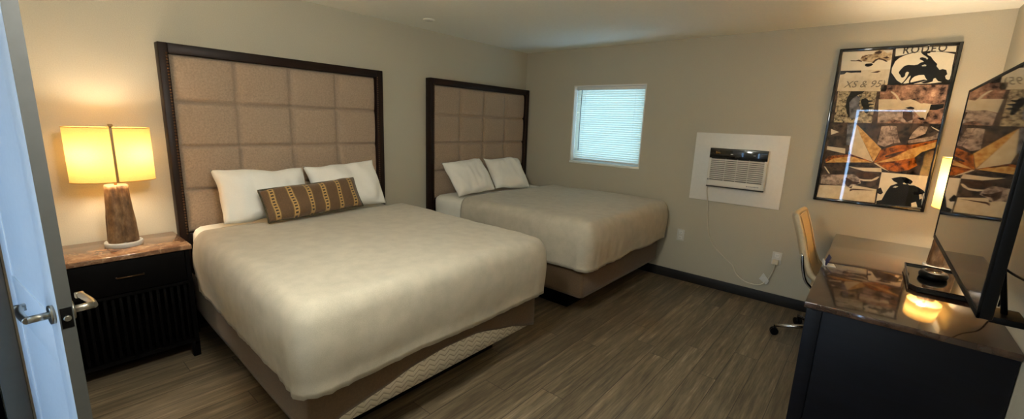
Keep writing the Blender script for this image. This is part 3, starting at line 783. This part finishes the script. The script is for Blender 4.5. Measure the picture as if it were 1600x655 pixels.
# ================================================================== FRAMED PICTURE
PX0, PX1, PZ0, PZ1 = 3.239, 3.9351, 1.0224, 2.2462
t = thing('framed_picture', 'tall black-framed western photo collage under glass on the window wall', 'picture', ((PX0+PX1)/2, 0, (PZ0+PZ1)/2))
b = MB(); fw = .020
for a in ((PX0, PX0+fw, PZ0, PZ1), (PX1-fw, PX1, PZ0, PZ1), (PX0+fw-.001, PX1-fw+.001, PZ0, PZ0+fw), (PX0+fw-.001, PX1-fw+.001, PZ1-fw, PZ1)):
    b.box(a[0], a[1], -.034, -.001, a[2], a[3], 'black_gloss', .003)
b.build('frame', t)
def pm(name, a, bb=None, scale=18, c3=None):
    t_ = NT('print_'+name); nz = t_.noise(t_.coord(), scale, 6, .62)
    st = [(.36, srgb(*a)), (.60, srgb(*(bb or a)))]+([(.72, srgb(*c3))] if c3 else [])
    t_.set(Base_Color=t_.ramp(nz.outputs['Fac'], st), Roughness=.8, Specular_IOR_Level=.1); M['p_'+name] = t_.m
pm('cream', (232, 222, 196), (238, 228, 204)); pm('sand', (214, 198, 164), (228, 214, 184), 25); pm('bone', (214, 198, 168), (226, 212, 184), 40)
pm('black', (15, 13, 12), (24, 20, 18)); pm('dark', (18, 16, 16), (92, 74, 62), 16); pm('umber', (52, 34, 24), (92, 62, 44), 40)
pm('tan', (120, 86, 56), (222, 198, 156), 34); pm('rock', (40, 22, 20), (190, 146, 120), 22, (228, 198, 164)); pm('speck', (48, 36, 26), (206, 188, 150), 55)
pm('greyblue', (62, 64, 72), (132, 132, 138), 22); pm('taupe', (96, 78, 68), (206, 184, 164), 26)
pm('goldpale', (214, 196, 158), (228, 212, 176), 20); pm('gold', (190, 134, 62), (234, 190, 112), 30); pm('rust', (70, 32, 14), (206, 116, 40), 26)
pm('ink', (70, 62, 52)); pm('grey_ink', (140, 128, 108))
ART = [
(1, 'cream', [(0.024, 0.017), (0.464, 0.021), (0.476, 0.137), (0.039, 0.135)]),
(1, 'sand', [(0.039, 0.135), (0.476, 0.137), (0.481, 0.271), (0.04, 0.264)]),
(1, 'speck', [(0.05, 0.265), (0.402, 0.268), (0.411, 0.468), (0.062, 0.468)]),
(1, 'black', [(0.496, 0.028), (0.958, 0.039), (0.97, 0.235), (0.477, 0.232), (0.477, 0.097)]),
(2, 'cream', [(0.488, 0.013), (0.955, 0.02), (0.96, 0.054), (0.79, 0.043), (0.634, 0.041), (0.557, 0.056), (0.496, 0.061)]),
(1, 'rock', [(0.425, 0.23), (0.961, 0.238), (0.983, 0.462), (0.46, 0.468)]),
(1, 'dark', [(0.026, 0.469), (0.338, 0.468), (0.405, 0.712), (0.05, 0.761), (0.04, 0.623)]),
(1, 'dark', [(0.407, 0.478), (0.983, 0.474), (0.993, 0.629), (0.988, 0.712), (0.849, 0.738), (0.491, 0.779)]),
(1, 'dark', [(0.05, 0.749), (0.573, 0.746), (0.595, 0.979), (0.034, 0.994)]),
(1, 'cream', [(0.586, 0.776), (0.968, 0.778), (0.981, 0.979), (0.59, 0.983)]),
(2, 'umber', [(0.111, 0.071), (0.161, 0.074), (0.188, 0.07), (0.221, 0.079), (0.213, 0.085), (0.184, 0.079), (0.119, 0.077)]),
(2, 'tan', [(0.198, 0.071), (0.21, 0.048), (0.241, 0.041), (0.303, 0.041), (0.325, 0.022), (0.376, 0.018), (0.421, 0.038), (0.458, 0.032), (0.47, 0.065), (0.46, 0.083), (0.428, 0.087), (0.392, 0.075), (0.345, 0.072), (0.328, 0.081), (0.31, 0.094), (0.283, 0.088), (0.233, 0.082)]),
(3, 'umber', [(0.211, 0.055), (0.249, 0.043), (0.264, 0.047), (0.226, 0.056)]),
(3, 'umber', [(0.313, 0.031), (0.351, 0.021), (0.379, 0.029), (0.369, 0.04), (0.329, 0.039)]),
(3, 'umber', [(0.237, 0.061), (0.261, 0.061), (0.26, 0.07), (0.243, 0.07)]),
(3, 'umber', [(0.389, 0.064), (0.427, 0.058), (0.453, 0.069), (0.424, 0.072)]),
(3, 'umber', [(0.307, 0.094), (0.329, 0.074), (0.363, 0.066), (0.401, 0.072), (0.442, 0.089), (0.43, 0.092), (0.394, 0.08), (0.359, 0.075), (0.338, 0.084), (0.325, 0.096)]),
(3, 'black', [(0.247, 0.105), (0.257, 0.097), (0.305, 0.096), (0.323, 0.102), (0.309, 0.112), (0.28, 0.117), (0.259, 0.113)]),
(2, 'black', [(0.039, 0.136), (0.227, 0.138), (0.231, 0.151), (0.182, 0.15), (0.139, 0.151), (0.096, 0.146), (0.078, 0.158), (0.04, 0.16)]),
(2, 'umber', [(0.313, 0.153), (0.378, 0.143), (0.399, 0.146), (0.375, 0.156)]),
(2, 'black', [(0.171, 0.267), (0.3, 0.267), (0.279, 0.279), (0.234, 0.294), (0.198, 0.313), (0.175, 0.338), (0.188, 0.383), (0.207, 0.423), (0.195, 0.433), (0.17, 0.408), (0.148, 0.363), (0.145, 0.318)]),
(2, 'greyblue', [(0.175, 0.338), (0.198, 0.313), (0.234, 0.294), (0.267, 0.308), (0.264, 0.347), (0.287, 0.383), (0.272, 0.428), (0.228, 0.453), (0.203, 0.433)]),
(3, 'black', [(0.276, 0.33), (0.283, 0.318), (0.31, 0.313), (0.332, 0.319), (0.345, 0.326), (0.375, 0.325), (0.384, 0.331), (0.348, 0.338), (0.349, 0.345), (0.394, 0.347), (0.402, 0.352), (0.363, 0.357), (0.359, 0.367), (0.401, 0.37), (0.401, 0.376), (0.362, 0.378), (0.365, 0.401), (0.351, 0.409), (0.33, 0.402), (0.305, 0.367), (0.286, 0.35)]),
(2, 'cream', [(0.497, 0.111), (0.504, 0.092), (0.53, 0.073), (0.576, 0.057), (0.646, 0.044), (0.718, 0.042), (0.803, 0.045), (0.886, 0.053), (0.954, 0.065), (0.958, 0.095), (0.957, 0.129), (0.963, 0.173), (0.961, 0.206), (0.925, 0.22), (0.822, 0.228), (0.701, 0.229), (0.596, 0.224), (0.55, 0.205), (0.516, 0.177), (0.491, 0.157), (0.488, 0.129)]),
(3, 'black', [(0.552, 0.156), (0.56, 0.145), (0.573, 0.132), (0.589, 0.12), (0.618, 0.115), (0.668, 0.119), (0.692, 0.115), (0.713, 0.104), (0.736, 0.101), (0.721, 0.093), (0.698, 0.086), (0.698, 0.077), (0.715, 0.074), (0.743, 0.08), (0.757, 0.09), (0.763, 0.081), (0.741, 0.07), (0.718, 0.06), (0.7, 0.049), (0.731, 0.043), (0.771, 0.039), (0.77, 0.052), (0.746, 0.054), (0.754, 0.063), (0.781, 0.073), (0.806, 0.094), (0.842, 0.117), (0.84, 0.13), (0.869, 0.151), (0.891, 0.147), (0.919, 0.152), (0.935, 0.177), (0.921, 0.187), (0.931, 0.203), (0.957, 0.213), (0.967, 0.226), (0.927, 0.225), (0.876, 0.215), (0.853, 0.197), (0.838, 0.201), (0.836, 0.217), (0.797, 0.226), (0.773, 0.227), (0.748, 0.222), (0.793, 0.209), (0.776, 0.195), (0.759, 0.177), (0.717, 0.178), (0.688, 0.185), (0.672, 0.195), (0.662, 0.212), (0.667, 0.226), (0.654, 0.226), (0.649, 0.209), (0.655, 0.191), (0.655, 0.179), (0.642, 0.186), (0.626, 0.206), (0.606, 0.225), (0.59, 0.227), (0.611, 0.209), (0.626, 0.188), (0.634, 0.17), (0.636, 0.159), (0.618, 0.155), (0.608, 0.164), (0.609, 0.181), (0.596, 0.19), (0.579, 0.187), (0.569, 0.173), (0.557, 0.166)]),
(4, 'cream', [(0.724, 0.123), (0.747, 0.116), (0.761, 0.121), (0.759, 0.127), (0.731, 0.127)]),
(3, 'black', [(0.598, 0.229), (0.674, 0.219), (0.767, 0.204), (0.793, 0.209), (0.718, 0.224), (0.659, 0.234)]),
(2, 'sand', [(0.431, 0.32), (0.575, 0.319), (0.622, 0.329), (0.695, 0.319), (0.741, 0.329), (0.783, 0.345), (0.807, 0.343), (0.868, 0.347), (0.866, 0.378), (0.85, 0.406), (0.848, 0.439), (0.809, 0.43), (0.748, 0.393), (0.717, 0.37), (0.632, 0.385), (0.534, 0.381), (0.448, 0.396)]),
(2, 'taupe', [(0.45, 0.401), (0.534, 0.381), (0.632, 0.385), (0.717, 0.37), (0.751, 0.403), (0.748, 0.459), (0.674, 0.46), (0.598, 0.442), (0.524, 0.463), (0.463, 0.466)]),
(3, 'black', [(0.667, 0.37), (0.708, 0.363), (0.747, 0.37), (0.738, 0.379), (0.694, 0.378)]),
(3, 'black', [(0.863, 0.352), (0.963, 0.347), (0.963, 0.37), (0.915, 0.383), (0.861, 0.383)]),
(3, 'black', [(0.78, 0.431), (0.832, 0.429), (0.839, 0.439), (0.813, 0.444)]),
(3, 'umber', [(0.654, 0.394), (0.728, 0.389), (0.75, 0.441), (0.704, 0.455), (0.665, 0.432)]),
(4, 'bone', [(0.519, 0.269), (0.546, 0.276), (0.58, 0.295), (0.606, 0.319), (0.638, 0.335), (0.685, 0.347), (0.73, 0.352), (0.753, 0.365), (0.773, 0.393), (0.751, 0.384), (0.73, 0.361), (0.688, 0.356), (0.634, 0.347), (0.598, 0.333), (0.566, 0.3), (0.52, 0.275)]),
(2, 'taupe', [(0.503, 0.486), (0.569, 0.482), (0.599, 0.53), (0.632, 0.588), (0.566, 0.615), (0.496, 0.602), (0.501, 0.548)]),
(2, 'taupe', [(0.575, 0.482), (0.628, 0.484), (0.658, 0.543), (0.688, 0.583), (0.639, 0.589), (0.599, 0.53)]),
(2, 'taupe', [(0.81, 0.48), (0.883, 0.481), (0.872, 0.523), (0.794, 0.553), (0.751, 0.56), (0.771, 0.521)]),
(2, 'bone', [(0.901, 0.478), (0.978, 0.502), (0.975, 0.509), (0.922, 0.49)]),
(2, 'taupe', [(0.748, 0.569), (0.843, 0.552), (0.935, 0.535), (0.971, 0.516), (0.978, 0.548), (0.885, 0.57), (0.753, 0.586)]),
(2, 'bone', [(0.049, 0.513), (0.132, 0.532), (0.059, 0.552)]),
(2, 'bone', [(0.042, 0.629), (0.22, 0.638), (0.227, 0.673), (0.045, 0.652)]),
(3, 'greyblue', [(0.194, 0.474), (0.272, 0.473), (0.257, 0.615), (0.221, 0.616)]),
(3, 'goldpale', [(0.277, 0.478), (0.342, 0.557), (0.493, 0.715), (0.273, 0.671), (0.25, 0.615)]),
(3, 'gold', [(0.276, 0.476), (0.351, 0.517), (0.54, 0.628), (0.497, 0.714), (0.342, 0.557)]),
(3, 'rust', [(0.05, 0.718), (0.072, 0.696), (0.274, 0.674), (0.497, 0.716), (0.057, 0.742)]),
(4, 'gold', [(0.128, 0.709), (0.284, 0.687), (0.491, 0.718), (0.056, 0.74)]),
(3, 'rust', [(0.501, 0.719), (0.523, 0.676), (0.539, 0.633), (0.662, 0.601), (0.806, 0.591), (0.977, 0.555), (0.981, 0.589), (0.865, 0.627), (0.682, 0.671)]),
(4, 'gold', [(0.503, 0.721), (0.681, 0.669), (0.776, 0.621), (0.975, 0.569), (0.985, 0.603), (0.875, 0.636), (0.829, 0.672), (0.69, 0.698), (0.567, 0.714)]),
(3, 'rust', [(0.503, 0.723), (0.567, 0.714), (0.69, 0.698), (0.829, 0.672), (0.868, 0.718), (0.802, 0.75), (0.71, 0.766), (0.608, 0.757)]),
(4, 'goldpale', [(0.503, 0.723), (0.523, 0.721), (0.651, 0.769), (0.586, 0.753)]),
(4, 'umber', [(0.583, 0.673), (0.674, 0.645), (0.753, 0.629), (0.662, 0.669), (0.592, 0.68)]),
(2, 'taupe', [(0.037, 0.826), (0.348, 0.804), (0.409, 0.833), (0.424, 0.861), (0.368, 0.874), (0.319, 0.897), (0.274, 0.886), (0.046, 0.887)]),
(3, 'sand', [(0.039, 0.897), (0.274, 0.886), (0.348, 0.901), (0.355, 0.875), (0.573, 0.889), (0.579, 0.978), (0.032, 0.983)]),
(4, 'umber', [(0.273, 0.826), (0.362, 0.855), (0.415, 0.852), (0.392, 0.868), (0.339, 0.871), (0.317, 0.892), (0.277, 0.871)]),
(4, 'umber', [(0.335, 0.906), (0.361, 0.899), (0.559, 0.897), (0.363, 0.91), (0.336, 0.921)]),
(4, 'bone', [(0.402, 0.83), (0.45, 0.832), (0.514, 0.828), (0.559, 0.806), (0.576, 0.807), (0.557, 0.825), (0.51, 0.84), (0.445, 0.843), (0.412, 0.839)]),
(3, 'bone', [(0.28, 0.754), (0.362, 0.758), (0.575, 0.749), (0.586, 0.776), (0.434, 0.778), (0.338, 0.766)]),
(4, 'bone', [(0.047, 0.767), (0.063, 0.769), (0.121, 0.813), (0.103, 0.812)]),
(3, 'umber', [(0.359, 0.797), (0.448, 0.781), (0.556, 0.794), (0.513, 0.823), (0.408, 0.828)]),
(2, 'black', [(0.678, 0.811), (0.707, 0.804), (0.75, 0.795), (0.796, 0.796), (0.845, 0.81), (0.861, 0.821), (0.846, 0.837), (0.82, 0.835), (0.84, 0.843), (0.879, 0.842), (0.919, 0.852), (0.961, 0.868), (0.978, 0.881), (0.961, 0.888), (0.963, 0.926), (0.975, 0.977), (0.596, 0.983), (0.595, 0.963), (0.636, 0.954), (0.654, 0.909), (0.665, 0.888), (0.684, 0.858), (0.731, 0.841), (0.74, 0.837), (0.707, 0.828)]),
(3, 'cream', [(0.705, 0.867), (0.723, 0.856), (0.751, 0.857), (0.733, 0.867)]),
(3, 'cream', [(0.781, 0.834), (0.792, 0.829), (0.816, 0.839), (0.789, 0.84)]),
(3, 'cream', [(0.932, 0.895), (0.952, 0.891), (0.964, 0.916), (0.944, 0.925)]),
(3, 'cream', [(0.886, 0.953), (0.921, 0.942), (0.942, 0.973), (0.894, 0.977)]),
(2, 'black', [(0.58, 0.886), (0.606, 0.874), (0.636, 0.907), (0.619, 0.919), (0.588, 0.914)])]
def pp(s, q, y): return (PX0+s*(PX1-PX0), y, PZ1-q*(PZ1-PZ0))
b = MB(); b.box(PX0+.01, PX1-.01, -.010, -.002, PZ0+.01, PZ1-.01, 'p_dark')
for layer, m, pts in ART:
    lim = [(min(max(s, .025), .975), min(max(q, .016), .984)) for s, q in pts]
    b.poly([pp(s, q, -.0102-.0003*layer) for s, q in lim], 'p_'+m)
ys = -.0102-.0003*5
def ln(s0, q0, s1, q1, w, m): b.box(*sorted((pp(s0, 0, 0)[0], pp(s1, 0, 0)[0]+w)), ys-.0001, ys, *sorted((pp(0, q0, 0)[2], pp(0, q1, 0)[2]-w)), 'p_'+m)
def text(body, s0, q_base, size, m, bold=0, shear=0, space=1.0, xs=1.0):
    c = bpy.data.curves.new('lettering', 'FONT'); c.body = body; c.size = size; c.offset = bold; c.shear = shear; c.space_character = space; c.resolution_u = 3
    o = bpy.data.objects.new('lettering', c); COL.objects.link(o); dg = bpy.context.evaluated_depsgraph_get()
    me = o.evaluated_get(dg).to_mesh(); base = pp(s0, q_base, ys-.0002); k = b.mi('p_'+m); vs = [b.bm.verts.new((base[0]+v.co.x*xs, base[1], base[2]+v.co.y)) for v in me.vertices]
    for f in me.polygons:
        try: nf = b.bm.faces.new([vs[i] for i in f.vertices]); nf.material_index = k
        except ValueError: pass
    o.evaluated_get(dg).to_mesh_clear(); bpy.data.objects.remove(o); bpy.data.curves.remove(c)
text('RODEO', .548, .047, .072, 'ink', .0012, 0, 1.25, .83)
text('XS & 95)', .095, .243, .072, 'grey_ink', .0004, .25, 1.0, .95)
# the print's own seams between panels
b.build('print', t)
MB().box(PX0+.012, PX1-.012, -.0225, -.0200, PZ0+.012, PZ1-.012, 'picture_glass').build('glass', t)
